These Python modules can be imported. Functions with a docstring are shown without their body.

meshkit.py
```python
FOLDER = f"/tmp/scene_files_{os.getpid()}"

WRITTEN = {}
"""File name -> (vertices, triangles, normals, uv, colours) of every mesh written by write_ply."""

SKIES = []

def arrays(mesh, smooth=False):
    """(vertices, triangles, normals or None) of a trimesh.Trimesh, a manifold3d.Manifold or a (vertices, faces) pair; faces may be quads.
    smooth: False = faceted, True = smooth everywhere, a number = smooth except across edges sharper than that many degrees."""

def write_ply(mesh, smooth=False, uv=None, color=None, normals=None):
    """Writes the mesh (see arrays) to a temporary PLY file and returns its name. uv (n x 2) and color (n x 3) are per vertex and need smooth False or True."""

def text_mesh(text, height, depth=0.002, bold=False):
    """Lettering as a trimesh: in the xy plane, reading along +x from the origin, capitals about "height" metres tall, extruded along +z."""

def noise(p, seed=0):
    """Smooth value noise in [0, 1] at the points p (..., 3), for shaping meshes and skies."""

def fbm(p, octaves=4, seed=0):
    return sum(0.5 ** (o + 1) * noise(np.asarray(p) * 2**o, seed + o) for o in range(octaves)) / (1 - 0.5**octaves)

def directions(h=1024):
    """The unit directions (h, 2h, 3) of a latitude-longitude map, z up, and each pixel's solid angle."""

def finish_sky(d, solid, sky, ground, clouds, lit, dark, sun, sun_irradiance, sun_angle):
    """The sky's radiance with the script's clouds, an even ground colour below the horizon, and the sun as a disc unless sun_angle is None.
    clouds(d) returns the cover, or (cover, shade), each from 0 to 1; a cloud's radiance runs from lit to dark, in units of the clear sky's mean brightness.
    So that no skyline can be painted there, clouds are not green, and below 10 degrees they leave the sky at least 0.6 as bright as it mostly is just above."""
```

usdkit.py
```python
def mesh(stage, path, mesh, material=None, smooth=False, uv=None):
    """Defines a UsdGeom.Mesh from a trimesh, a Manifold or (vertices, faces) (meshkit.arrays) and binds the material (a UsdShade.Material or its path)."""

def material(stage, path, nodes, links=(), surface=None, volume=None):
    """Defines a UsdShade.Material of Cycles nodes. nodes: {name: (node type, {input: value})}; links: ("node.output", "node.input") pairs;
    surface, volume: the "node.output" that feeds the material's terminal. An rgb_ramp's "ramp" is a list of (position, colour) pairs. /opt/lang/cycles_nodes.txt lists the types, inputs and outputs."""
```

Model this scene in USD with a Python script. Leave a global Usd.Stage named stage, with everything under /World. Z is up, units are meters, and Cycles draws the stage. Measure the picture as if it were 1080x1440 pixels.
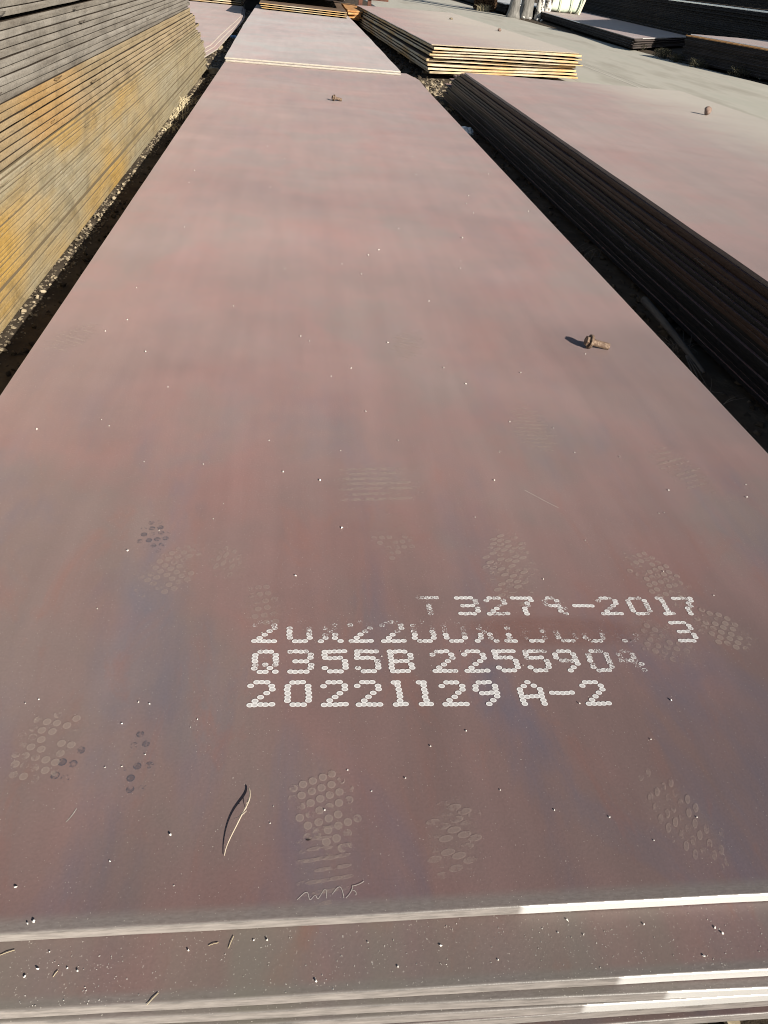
import math, random
import numpy as np
import trimesh, shapely
import usdkit, meshkit
from pxr import Usd, UsdGeom, UsdLux, UsdShade, Gf, Sdf, Vt

rnd = random.Random(7)
nrs = np.random.RandomState(7)
stage = Usd.Stage.CreateInMemory()
UsdGeom.SetStageUpAxis(stage, UsdGeom.Tokens.z)
UsdGeom.SetStageMetersPerUnit(stage, 1.0)
UsdGeom.Xform.Define(stage, '/World')

# ------------------------------------------------------------------ camera, sky, sun
cam = UsdGeom.Camera.Define(stage, '/World/camera')
cam.CreateHorizontalApertureAttr(36.0)
cam.CreateVerticalApertureAttr(48.0)
cam.CreateFocalLengthAttr(34.356)
cam.CreateClippingRangeAttr(Gf.Vec2f(0.05, 3000))
CR, CU, CW = (0.991464, -0.092554, 0.091832), (-0.017394, 0.604139, 0.796689), (0.129216, 0.791486, -0.597372)
CP = (-0.30238, -0.4665, 1.05113)
cam.AddTransformOp().Set(Gf.Matrix4d(*CR, 0, *CU, 0, -CW[0], -CW[1], -CW[2], 0, *CP, 1))
cam.CreateExposureAttr(0.72)

SUN_EL = math.radians(25.0)
SUN_AZ = (0.545, -0.838)
sdir = np.array([SUN_AZ[0] * math.cos(SUN_EL), SUN_AZ[1] * math.cos(SUN_EL), math.sin(SUN_EL)])
sdir /= np.linalg.norm(sdir)
dome = UsdLux.DomeLight.Define(stage, '/World/sky')
sky_m = usdkit.material(stage, '/World/Looks/sky_air', {
    's': ('sky_texture', {'sky_type': 'single_scattering', 'sun_disc': False, 'sun_elevation': SUN_EL,
                          'sun_rotation': math.atan2(SUN_AZ[0], SUN_AZ[1])}),
    'b': ('background_shader', {'strength': 0.05})}, [('s.color', 'b.color')], surface='b.background')
UsdShade.MaterialBindingAPI.Apply(dome.GetPrim()).Bind(sky_m)
sun = UsdLux.DistantLight.Define(stage, '/World/sun')
sun.CreateNormalizeAttr(True)
sun.CreateIntensityAttr(1.25)
sun.CreateAngleAttr(0.5)
sun.CreateColorAttr(Gf.Vec3f(1.0, 0.93, 0.82))
zx = sdir
xx = np.cross([0, 0, 1.0], zx); xx /= np.linalg.norm(xx)
yx = np.cross(zx, xx)
sun.AddTransformOp().Set(Gf.Matrix4d(*xx, 0, *yx, 0, *zx, 0, 0, 0, 10, 1))

# ------------------------------------------------------------------ helpers
used = {}
ORD = ('top first second third fourth fifth sixth seventh eighth ninth tenth eleventh twelfth thirteenth fourteenth fifteenth sixteenth seventeenth eighteenth nineteenth twentieth '
       'twenty-first twenty-second twenty-third twenty-fourth twenty-fifth twenty-sixth twenty-seventh twenty-eighth twenty-ninth thirtieth thirty-first thirty-second thirty-third thirty-fourth thirty-fifth thirty-sixth thirty-seventh thirty-eighth').split()
def path_of(name, parent=None):
    base = (parent.GetPath().pathString if parent else '/World') + '/' + name
    k = used.get(base, 0)
    used[base] = k + 1
    return base if k == 0 else base + '_%03d' % k

def tag(prim, label=None, cat=None, group=None, kind=None):
    for k, v in (('label', label), ('category', cat), ('group', group), ('kind', kind)):
        if v:
            prim.SetCustomDataByKey(k, v)
    return prim

def obj(name, mesh, mat, parent=None, smooth=False, **kw):
    m = usdkit.mesh(stage, path_of(name, parent), mesh, mat, smooth=smooth)
    return tag(m.GetPrim(), **kw)

def thing(name, loc, **kw):
    x = UsdGeom.Xform.Define(stage, path_of(name))
    x.AddTranslateOp().Set(Gf.Vec3d(*map(float, loc)))
    return tag(x.GetPrim(), **kw)

def join(ms):
    return trimesh.util.concatenate(ms)

def box(x0, x1, y0, y1, z0, z1):
    return trimesh.creation.box(bounds=[[x0, y0, z0], [x1, y1, z1]])

def outline(quad, step, wob=0.0, freq=3.0, seed=0, round_c=0.0):
    """A ring of points along a polygon (counter-clockwise), its edges wavering a little."""
    pts = []
    q = np.asarray(quad, float)
    for a, b in zip(q, np.roll(q, -1, 0)):
        n = max(1, int(np.linalg.norm(b - a) / step))
        for k in range(n):
            pts.append(a + (b - a) * k / n)
    pts = np.array(pts)
    if wob:
        p3 = np.c_[pts * freq, np.full(len(pts), seed * 3.7)]
        d = np.c_[meshkit.fbm(p3, 3, seed), meshkit.fbm(p3 + 50, 3, seed)] - 0.5
        pts = pts + d * 2 * wob
    return pts

def slab(pts, ztop, levels, dz=None):
    """A plate: rings of the outline at (drop below ztop, inset), closed by flat faces; dz(x, y) bends it."""
    p = np.asarray(pts, float)
    n = len(p)
    t1 = np.roll(p, -1, 0) - p
    t0 = p - np.roll(p, 1, 0)
    n1 = np.c_[t1[:, 1], -t1[:, 0]] / (np.linalg.norm(t1, axis=1)[:, None] + 1e-9)
    n0 = np.c_[t0[:, 1], -t0[:, 0]] / (np.linalg.norm(t0, axis=1)[:, None] + 1e-9)
    nn = n0 + n1
    nn /= np.maximum((nn ** 2).sum(1)[:, None] / 2, 0.3)   # mitre
    V, F = [], []
    for drop, inset in levels:
        xy = p - nn * inset
        V.append(np.c_[xy, np.full(n, ztop - drop)])
    L = len(levels)
    i = np.arange(n); j = (i + 1) % n
    for l in range(L - 1):
        a, b = l * n, (l + 1) * n
        F.append(np.c_[a + i, b + i, b + j]); F.append(np.c_[a + i, b + j, a + j])
    V = np.vstack(V)
    c = p.mean(0)
    V = np.vstack([V, [*c, ztop - levels[0][0]], [*c, ztop - levels[-1][0]]])
    F.append(np.c_[np.full(n, n * L), i, j])
    F.append(np.c_[np.full(n, n * L + 1), (L - 1) * n + j, (L - 1) * n + i])
    if dz is not None:
        V[:, 2] += dz(V[:, 0], V[:, 1])
    return V, np.vstack(F)

def plain_levels(t, r):
    return [(0, r), (r * .3, r * .3), (r, 0), (t * .5, -r * .25), (t - r, 0), (t - r * .3, r * .35), (t, r)]

def tube(points, radii, n=8, seed=0, rough=0.0):
    P = np.asarray(points, float)
    R = np.broadcast_to(np.asarray(radii, float), (len(P),))
    T = np.gradient(P, axis=0); T /= np.linalg.norm(T, axis=1)[:, None] + 1e-12
    up = np.array([0.31, 0.17, 0.93])
    V = []
    for k, (c, r, t) in enumerate(zip(P, R, T)):
        a = np.cross(t, up); a /= np.linalg.norm(a) + 1e-9
        b = np.cross(t, a)
        ang = np.arange(n) * 2 * np.pi / n
        rr = r * (1 + rough * (meshkit.noise(np.c_[np.cos(ang) * 2, np.sin(ang) * 2, np.full(n, k * .7)] + seed, seed) - .5))
        V.append(c + (np.cos(ang) * rr)[:, None] * a + (np.sin(ang) * rr)[:, None] * b)
    V = np.vstack(V + [P[:1], P[-1:]])
    F = []
    i = np.arange(n); j = (i + 1) % n
    for k in range(len(P) - 1):
        a, b = k * n, (k + 1) * n
        F.append(np.c_[a + i, a + j, b + j]); F.append(np.c_[a + i, b + j, b + i])
    m = len(P) * n
    F.append(np.c_[np.full(n, m), j, i])
    F.append(np.c_[np.full(n, m + 1), (len(P) - 1) * n + i, (len(P) - 1) * n + j])
    return trimesh.Trimesh(V, np.vstack(F), process=False)

ICO2 = trimesh.creation.icosphere(subdivisions=2)
HULLS = []
for q in range(40):
    rr_ = np.random.RandomState(900 + q)
    d_ = rr_.normal(size=(13, 3)); d_ /= np.linalg.norm(d_, axis=1)[:, None]
    HULLS.append(trimesh.convex.convex_hull(d_ * rr_.uniform(.78, 1.05, (13, 1))))
def rock(c, s, seed, squash=0.7, hi=False):
    """An angular stone: a hull of random points, or (hi) the same knocked rounder."""
    b = HULLS[seed % 40]
    v = b.vertices.copy()
    r = random.Random(seed)
    v = v * np.array([r.uniform(.8, 1.4), r.uniform(.65, 1.1), squash * r.uniform(.75, 1.15)]) * s
    a = r.uniform(0, 6.28)
    ca, sa = math.cos(a), math.sin(a)
    v = v @ np.array([[ca, -sa, 0], [sa, ca, 0], [0, 0, 1]]).T
    v[:, 2] -= v[:, 2].min() + 0.12 * s
    return trimesh.Trimesh(v + np.asarray(c), b.faces, process=False)

def lump(c, s, seed, squash=0.7):
    v = ICO2.vertices * (0.62 + 0.75 * meshkit.fbm(ICO2.vertices * 1.3 + seed * 5.1, 3, seed % 97))[:, None] * np.array([1, 1, squash]) * s
    v[:, 2] -= v[:, 2].min() + 0.12 * s
    return trimesh.Trimesh(v + np.asarray(c), ICO2.faces, process=False)

def MAT(name, nodes, links, surface='p.BSDF'):
    return usdkit.material(stage, '/World/Looks/' + name, nodes, links, surface=surface)

# ------------------------------------------------------------------ materials
def mill_scale(name, edge_y=None, glint_x=9.0, tone=1.0, tint=(1, 1, 1), blue=1.0, grit=0.0, olive=0.0, rust_shade_edge=(.225, .203, .188), gloss=0.52, slope=-0.02, ge=.030, spec=.4, sheen=.17, wave=.55, smear=.5, dust_x=None, dent=False):
    """Hot-rolled steel: blotches of pink-brown, grey and blue oxide, streaked along the plate; cut edges, some with a painted highlight or painted shade."""
    c = lambda r, g, b: tuple(np.array([r, g, b]) * (.485, .452, .487) * tone * np.array(tint))
    N = {
        'g': ('geometry', {}), 'sn': ('separate_xyz', {}), 'sp': ('separate_xyz', {}),
        'm1': ('mapping', {'scale': (1.0, .75, 1)}), 'n1': ('noise_texture', {'scale': 1.15, 'detail': 6.0, 'roughness': .58}),
        'r1': ('rgb_ramp', {'ramp': [(.28, c(.268, .196, .172)), (.42, c(.300, .212, .186)), (.50, c(.345, .226, .197)), (.58, c(.300, .232, .202)), (.66, c(.330, .246, .218)), (.76, c(.278, .236, .205))]}),
        'm2': ('mapping', {'scale': (3.6, 1.25, 1), 'location': (3.1, 1.7, 0)}), 'n2': ('noise_texture', {'scale': 1.35, 'detail': 6.0, 'roughness': .6, 'distortion': .5}),
        'f2': ('map_range', {'from_min': .50, 'from_max': .72, 'to_min': 0, 'to_max': .68 * blue, 'clamp': True}),
        'fy': ('map_range', {'range_type': 'smoothstep', 'from_min': .2, 'from_max': 2.0, 'to_min': 1.0, 'to_max': .16, 'clamp': True}),
        'k2': ('math', {'math_type': 'multiply'}),
        'x2': ('mix_color', {'b': c(.175, .190, .250)}),
        'm3': ('mapping', {'scale': (1.2, .9, 1), 'location': (9.3, 4.2, 0)}), 'n3': ('noise_texture', {'scale': 1.5, 'detail': 5.0}),
        'f3': ('map_range', {'from_min': .56, 'from_max': .74, 'to_min': 0, 'to_max': .55, 'clamp': True}),
        'x3': ('mix_color', {'b': c(.400, .195, .160)}),
        'm6': ('mapping', {'scale': (7, .6, 1), 'location': (2, 8, 0)}), 'n6': ('noise_texture', {'scale': 1.6, 'detail': 5.0, 'roughness': .6}),
        'f6': ('map_range', {'from_min': .3, 'from_max': .7, 'to_min': .93, 'to_max': 1.07, 'clamp': True}),
        'x6': ('mix_color', {'blend_type': 'multiply', 'fac': 1.0, 'use_clamp': False}),
        'n4': ('noise_texture', {'scale': 210.0, 'detail': 3.0, 'roughness': .7}),
        'f4': ('map_range', {'from_min': .3, 'from_max': .7, 'to_min': .93, 'to_max': 1.07, 'clamp': True}),
        'x4': ('mix_color', {'blend_type': 'multiply', 'fac': 1.0, 'use_clamp': False}),
        # smudges of dust in large soft clouds
        'n5': ('noise_texture', {'scale': .62, 'detail': 7.0, 'roughness': .62, 'distortion': .4}),
        'f5': ('map_range', {'from_min': .42, 'from_max': .70, 'to_min': 0, 'to_max': .42, 'clamp': True}),
        'x5': ('mix_color', {'b': c(.36, .315, .275)}),
        # white and dark specks
        'v': ('noise_texture', {'scale': 420.0, 'detail': 1.0}),
        'fv': ('map_range', {'from_min': .74 - .05 * grit, 'from_max': .80 - .05 * grit, 'to_min': 0, 'to_max': .8, 'clamp': True}),
        'xv': ('mix_color', {'b': (.62, .58, .52)}),
        'rr': ('map_range', {'from_min': .3, 'from_max': .7, 'to_min': gloss - .08, 'to_max': gloss + .1, 'clamp': True}),
        'bp': ('bump', {'strength': .18, 'distance': .002}),
        'mw': ('mapping', {'scale': (.8, .95, 1), 'location': (.4, 2.2, 0)}), 'nw': ('noise_texture', {'scale': 1.0, 'detail': 2.0, 'roughness': .45, 'distortion': .5}), 'bw': ('bump', {'strength': wave, 'distance': .045}),
        'm7': ('mapping', {'scale': (.42, 1.1, 1), 'location': (5, 3, 0)}), 'n7': ('noise_texture', {'scale': .9, 'detail': 5.0, 'roughness': .6}),
        'f7': ('map_range', {'from_min': .33, 'from_max': .67, 'to_min': .91, 'to_max': 1.05, 'clamp': True}), 'x7': ('mix_color', {'blend_type': 'multiply', 'fac': 1.0, 'use_clamp': False}),
        'm8': ('mapping', {'scale': (6, 2.2, 1), 'location': (1, 6, 0)}), 'n8': ('noise_texture', {'scale': 1.7, 'detail': 6.0, 'roughness': .65, 'distortion': .8}),
        'f8': ('map_range', {'from_min': .54, 'from_max': .70, 'to_min': 0, 'to_max': smear, 'clamp': True}), 'k8': ('math', {'math_type': 'multiply'}), 'x8': ('mix_color', {'b': c(.37, .20, .155)}),
        # cut edge, its right part whitened to paint a sun highlight
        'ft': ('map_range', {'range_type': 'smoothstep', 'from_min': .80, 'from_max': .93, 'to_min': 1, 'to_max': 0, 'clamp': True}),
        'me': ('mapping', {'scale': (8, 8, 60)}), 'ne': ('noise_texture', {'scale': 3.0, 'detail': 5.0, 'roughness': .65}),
        're': ('rgb_ramp', {'ramp': [(.3, tuple(np.array(rust_shade_edge) * .62)), (.5, rust_shade_edge), (.7, tuple(np.minimum(1, np.array(rust_shade_edge) * 1.3)))]}),
        'bx': ('map_range', {'range_type': 'smoothstep', 'from_min': glint_x - .004, 'from_max': glint_x + .012, 'to_min': 0, 'to_max': 1, 'clamp': True}),
        'xb': ('mix_color', {'b': (.90, .89, .87)}),  # near-white sun highlight painted into the edge colour
        'xe': ('mix_color', {}),
        'ro': ('mix_float', {'b': .40}),
        'mt': ('math', {'math_type': 'multiply'}), 'mt2': ('math', {'math_type': 'multiply', 'value2': .6}),
        'p': ('principled_bsdf', {'specular_ior_level': spec, 'diffuse_roughness': 1.0, 'sheen_weight': sheen, 'sheen_roughness': .42, 'sheen_tint': (1, .9, .86)}),
    }
    L = [('g.true_normal', 'sn.vector'), ('g.position', 'sp.vector')]
    L += [('g.position', m + '.vector') for m in ('m1', 'm2', 'm3', 'm6', 'm7', 'm8', 'mw', 'me', 'n4', 'n5', 'v')]
    L += [('m%d.vector' % k, 'n%d.vector' % k) for k in (1, 2, 3, 6, 7, 8)] + [('me.vector', 'ne.vector'), ('mw.vector', 'nw.vector'), ('nw.fac', 'bw.height'), ('bw.normal', 'bp.normal')]
    L += [('n1.fac', 'r1.fac'), ('n2.fac', 'f2.value'), ('sp.y', 'fy.value'), ('f2.result', 'k2.value1'), ('fy.result', 'k2.value2'),
          ('r1.color', 'x2.a'), ('k2.value', 'x2.fac'), ('x2.result', 'x3.a'), ('n3.fac', 'f3.value'), ('f3.result', 'x3.fac'),
          ('x3.result', 'x5.a'), ('n5.fac', 'f5.value'), ('f5.result', 'x5.fac'),
          ('n7.fac', 'f7.value'), ('x5.result', 'x7.a'), ('f7.result', 'x7.b'), ('n8.fac', 'f8.value'), ('f8.result', 'k8.value1'), ('fy.result', 'k8.value2'), ('x7.result', 'x8.a'), ('k8.value', 'x8.fac'),
          ('n6.fac', 'f6.value'), ('x8.result', 'x6.a'), ('f6.result', 'x6.b'),
          ('n4.fac', 'f4.value'), ('x6.result', 'x4.a'), ('f4.result', 'x4.b'),
          ('v.fac', 'fv.value'), ('fv.result', 'xv.fac'),
          ('n5.fac', 'rr.value'), ('n4.fac', 'bp.height'), ('bp.normal', 'p.normal'),
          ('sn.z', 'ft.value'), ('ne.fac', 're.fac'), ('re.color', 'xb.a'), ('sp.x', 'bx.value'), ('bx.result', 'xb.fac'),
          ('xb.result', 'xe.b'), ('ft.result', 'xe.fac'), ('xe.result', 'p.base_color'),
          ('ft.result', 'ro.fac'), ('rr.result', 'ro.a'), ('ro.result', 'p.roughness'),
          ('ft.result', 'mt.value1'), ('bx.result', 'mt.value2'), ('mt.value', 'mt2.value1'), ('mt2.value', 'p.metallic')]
    last = 'x4.result'
    if edge_y is not None:   # a burnished, greyer strip along the sheared end
        N['yx'] = ('math', {'math_type': 'multiply_add', 'value2': -slope})
        N['fe'] = ('map_range', {'range_type': 'smoothstep', 'from_min': edge_y + ge, 'from_max': edge_y + ge * .35, 'to_min': 0, 'to_max': .8, 'clamp': True})
        N['ng'] = ('noise_texture', {'scale': 170.0, 'detail': 4.0, 'roughness': .7})
        N['mg'] = ('mapping', {'scale': (.5, 2, 1)})
        N['rg'] = ('rgb_ramp', {'ramp': [(.3, (.13, .115, .105)), (.7, (.20, .18, .168))]})
        N['xg'] = ('mix_color', {})
        L += [('sp.x', 'yx.value1'), ('sp.y', 'yx.value3'), ('yx.value', 'fe.value'), ('g.position', 'mg.vector'), ('mg.vector', 'ng.vector'),
              ('ng.fac', 'rg.fac'), (last, 'xg.a'), ('rg.color', 'xg.b'), ('fe.result', 'xg.fac')]
        last = 'xg.result'
    if olive:
        N['no'] = ('noise_texture', {'scale': 2.2, 'detail': 4.0})
        N['mo'] = ('mapping', {'scale': (2.2, .25, 1)})
        N['fo'] = ('map_range', {'from_min': .36, 'from_max': .58, 'to_min': olive, 'to_max': 0, 'clamp': True})
        N['xo'] = ('mix_color', {'b': (.165, .150, .125)})
        L += [('g.position', 'mo.vector'), ('mo.vector', 'no.vector'), ('no.fac', 'fo.value'), (last, 'xo.a'), ('fo.result', 'xo.fac')]
        last = 'xo.result'
    if dent:   # a shallow buckle in the sheet round the bolt
        N['dm'] = ('mapping', {'location': (-.98, -1.55, 0), 'scale': (1.0, .8, 0)})
        N['dl'] = ('vector_math', {'math_type': 'length'})
        N['dr'] = ('map_range', {'range_type': 'smootherstep', 'from_min': .10, 'from_max': .52, 'to_min': 1, 'to_max': 0, 'clamp': True})
        N['db'] = ('bump', {'strength': 1.0, 'distance': .016})
        L += [('g.position', 'dm.vector'), ('dm.vector', 'dl.vector1'), ('dl.value', 'dr.value'), ('dr.result', 'db.height'), ('db.normal', 'bw.normal')]
    if dust_x is not None:
        N['nd'] = ('noise_texture', {'scale': .8, 'detail': 6.0, 'roughness': .6})
        N['dx'] = ('math', {'math_type': 'multiply_add', 'value2': 1.6})
        N['fd'] = ('map_range', {'range_type': 'smoothstep', 'from_min': dust_x[0], 'from_max': dust_x[1], 'to_min': 0, 'to_max': dust_x[2], 'clamp': True})
        N['xd'] = ('mix_color', {'b': (.245, .225, .19)})
        L += [('g.position', 'nd.vector'), ('nd.fac', 'dx.value1'), ('sp.x', 'dx.value3'), ('dx.value', 'fd.value'), (last, 'xd.a'), ('fd.result', 'xd.fac')]
        last = 'xd.result'
    L += [(last, 'xv.a'), ('xv.result', 'xe.a')]
    return MAT(name, N, L)

def simple(name, ramp, scale=8.0, stretch=(1, 1, 1), rough=.8, bump=.3, dist=.004, spec=.3, detail=6.0, extra=None):
    N = {'g': ('geometry', {}), 'm': ('mapping', {'scale': stretch}), 'n': ('noise_texture', {'scale': scale, 'detail': detail, 'roughness': .62}),
         'r': ('rgb_ramp', {'ramp': ramp}), 'b': ('bump', {'strength': bump, 'distance': dist}),
         'p': ('principled_bsdf', dict({'roughness': rough, 'specular_ior_level': spec}, **(extra or {})))}
    L = [('g.position', 'm.vector'), ('m.vector', 'n.vector'), ('n.fac', 'r.fac'), ('r.color', 'p.base_color'), ('n.fac', 'b.height'), ('b.normal', 'p.normal')]
    return MAT(name, N, L)

def stacked_edge(name, cols, yellow=None, top=None, flakes=.5, spec=.2, far=(3.2, 5.6)):
    """Weathered plate edges: streaks along the plate, a tone for each plate, pale scuffs and flakes."""
    N = {'g': ('geometry', {}), 'o': ('object_info', {}), 'sp': ('separate_xyz', {}), 'sn': ('separate_xyz', {}),
         'm': ('mapping', {'scale': (1, .55, 14)}), 'n': ('noise_texture', {'scale': 2.2, 'detail': 7.0, 'roughness': .66}),
         'ao': ('math', {'math_type': 'multiply_add', 'value2': .16, 'value3': -.08}), 'ad': ('math', {'math_type': 'add'}),
         'r': ('rgb_ramp', {'ramp': cols}),
         'm2': ('mapping', {'scale': (1, .5, 1.6)}), 'n2': ('noise_texture', {'scale': 1.5, 'detail': 4.0}),
         'f2': ('map_range', {'from_min': .43, 'from_max': .62, 'to_min': 0, 'to_max': .8 if yellow else 0, 'clamp': True}),
         'fy': ('map_range', {'range_type': 'smoothstep', 'from_min': far[0], 'from_max': far[1], 'to_min': 1, 'to_max': .12, 'clamp': True}), 'ky': ('math', {'math_type': 'multiply'}),
         'x2': ('mix_color', {'b': yellow or (0, 0, 0)}),
         'm3': ('mapping', {'scale': (1, 2.2, 22)}), 'n3': ('noise_texture', {'scale': 2.6, 'detail': 5.0, 'roughness': .7}),
         'f3': ('map_range', {'from_min': .66, 'from_max': .72, 'to_min': 0, 'to_max': flakes, 'clamp': True}),
         'x3': ('mix_color', {'b': (.60, .55, .44)}),
         'm4': ('mapping', {'scale': (1, 3.0, 30)}), 'n4': ('noise_texture', {'scale': 3.1, 'detail': 4.0}),
         'f4': ('map_range', {'from_min': .30, 'from_max': .38, 'to_min': .4, 'to_max': 0, 'clamp': True}),
         'x4': ('mix_color', {'b': (.10, .08, .06)}),
         'n5': ('noise_texture', {'scale': 130.0, 'detail': 3.0}),
         'f5': ('map_range', {'from_min': .3, 'from_max': .7, 'to_min': .82, 'to_max': 1.18, 'clamp': True}),
         'x5': ('mix_color', {'blend_type': 'multiply', 'fac': 1.0, 'use_clamp': False}),
         'm6': ('mapping', {'scale': (1, 1.3, 2.4)}), 'n6': ('noise_texture', {'scale': 1.9, 'detail': 6.0, 'roughness': .7, 'distortion': 1.0}),
         'f6': ('map_range', {'from_min': .30, 'from_max': .54, 'to_min': .66, 'to_max': 1.06, 'clamp': True}), 'x6': ('mix_color', {'blend_type': 'multiply', 'fac': 1.0, 'use_clamp': False}),
         'b': ('bump', {'strength': .5, 'distance': .004}),
         'p': ('principled_bsdf', {'roughness': .85, 'specular_ior_level': spec})}
    L = [('g.position', k + '.vector') for k in ('sp', 'm', 'm2', 'm3', 'm4', 'm6', 'n5')] + [('g.true_normal', 'sn.vector')]
    L += [('m.vector', 'n.vector'), ('m2.vector', 'n2.vector'), ('m3.vector', 'n3.vector'), ('m4.vector', 'n4.vector'),
          ('o.random', 'ao.value1'), ('n.fac', 'ad.value1'), ('ao.value', 'ad.value2'), ('ad.value', 'r.fac'),
          ('n2.fac', 'f2.value'), ('r.color', 'x2.a'), ('f2.result', 'ky.value1'), ('fy.result', 'ky.value2'), ('sp.y', 'fy.value'), ('ky.value', 'x2.fac'), ('n3.fac', 'f3.value'), ('x2.result', 'x3.a'), ('f3.result', 'x3.fac'),
          ('n4.fac', 'f4.value'), ('x3.result', 'x4.a'), ('f4.result', 'x4.fac'),
          ('m6.vector', 'n6.vector'), ('n6.fac', 'f6.value'), ('x4.result', 'x6.a'), ('f6.result', 'x6.b'), ('n5.fac', 'f5.value'), ('x6.result', 'x5.a'), ('f5.result', 'x5.b'), ('n3.fac', 'b.height'), ('b.normal', 'p.normal')]
    if top:
        N['ft'] = ('map_range', {'from_min': .8, 'from_max': .95, 'to_min': 0, 'to_max': 1, 'clamp': True})
        N['nt'] = ('noise_texture', {'scale': 1.1, 'detail': 5.0})
        N['mt'] = ('mapping', {'scale': (1, .5, 1)})
        N['rt'] = ('rgb_ramp', {'ramp': top})
        N['xt'] = ('mix_color', {})
        L += [('sn.z', 'ft.value'), ('g.position', 'mt.vector'), ('mt.vector', 'nt.vector'), ('nt.fac', 'rt.fac'), ('x5.result', 'xt.a'), ('rt.color', 'xt.b'),
              ('ft.result', 'xt.fac'), ('xt.result', 'p.base_color')]
    else:
        L += [('x5.result', 'p.base_color')]
    return MAT(name, N, L)

M_top = mill_scale('mill_scale_top_plate', dent=True, edge_y=0.0, glint_x=.035, slope=0.0)
M_p2 = mill_scale('mill_scale_second', ge=.020, edge_y=-.0885, glint_x=.155, tone=1.13, tint=(1, 1.03, 1), blue=.4, smear=.9, grit=.25, olive=.85, slope=-.0108)
M_p3 = mill_scale('mill_scale_third', ge=.020, edge_y=-.1005, glint_x=.225, tone=1.13, tint=(1, 1.03, 1), blue=.4, smear=.8, grit=.5, olive=.9, slope=-.02)
M_p4 = mill_scale('mill_scale_fourth', ge=.020, edge_y=-.1055, glint_x=.11, tone=1.13, tint=(1, 1.03, 1), blue=.4, smear=.8, grit=.4, olive=.9, slope=-.0104)
M_under = mill_scale('mill_scale_under', tone=.8)
M_right = mill_scale('mill_scale_right_stack', dust_x=(3.2, 4.7, .95), tone=1.0, blue=.3, rust_shade_edge=(.045, .026, .019), gloss=.6)
M_far = mill_scale('mill_scale_far_stack', dust_x=(1.8, 4.6, .85), tone=1.08, blue=.25, rust_shade_edge=(.42, .35, .25), gloss=.62)
M_grey = mill_scale('grey_scale', smear=.1, tone=1.36, tint=(.96, 1.22, 1.28), blue=.1, rust_shade_edge=(.43, .39, .33), gloss=.6)
DT = [(.3, (.035, .024, .016)), (.7, (.06, .043, .03))]  # plate tops painted dark so the gaps between plates read as shade
DL = [(.3, (.17, .13, .08)), (.7, (.23, .185, .115))]  # milder painted gap shade for the thin lower plates
M_lefttop = stacked_edge('weathered_grey_edge', [(.25, (.155, .135, .112)), (.45, (.232, .208, .174)), (.6, (.28, .255, .218)), (.8, (.35, .32, .275))], flakes=.5,
                         top=DT)
M_leftmid = stacked_edge('weathered_tan_edge', [(.22, (.26, .195, .115)), (.45, (.32, .25, .15)), (.6, (.36, .28, .175)), (.8, (.38, .305, .20))],
                         yellow=(.40, .24, .09), flakes=.6, top=DT)
M_leftlow = stacked_edge('weathered_ochre_edge', [(.22, (.26, .215, .135)), (.42, (.315, .265, .17)), (.6, (.345, .295, .20)), (.8, (.37, .325, .235))],
                         yellow=(.48, .28, .055), flakes=.6, far=(3.8, 7.0), top=DL)
M_dark = stacked_edge('shade_dark_edge', [(.25, (.016, .014, .014)), (.5, (.030, .025, .024)), (.75, (.05, .04, .036))], flakes=.3, spec=.06,
                      top=[(.3, (.27, .22, .20)), (.5, (.33, .27, .245)), (.7, (.36, .32, .28))])  # edges painted near-black for the shade on the side faces
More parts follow.
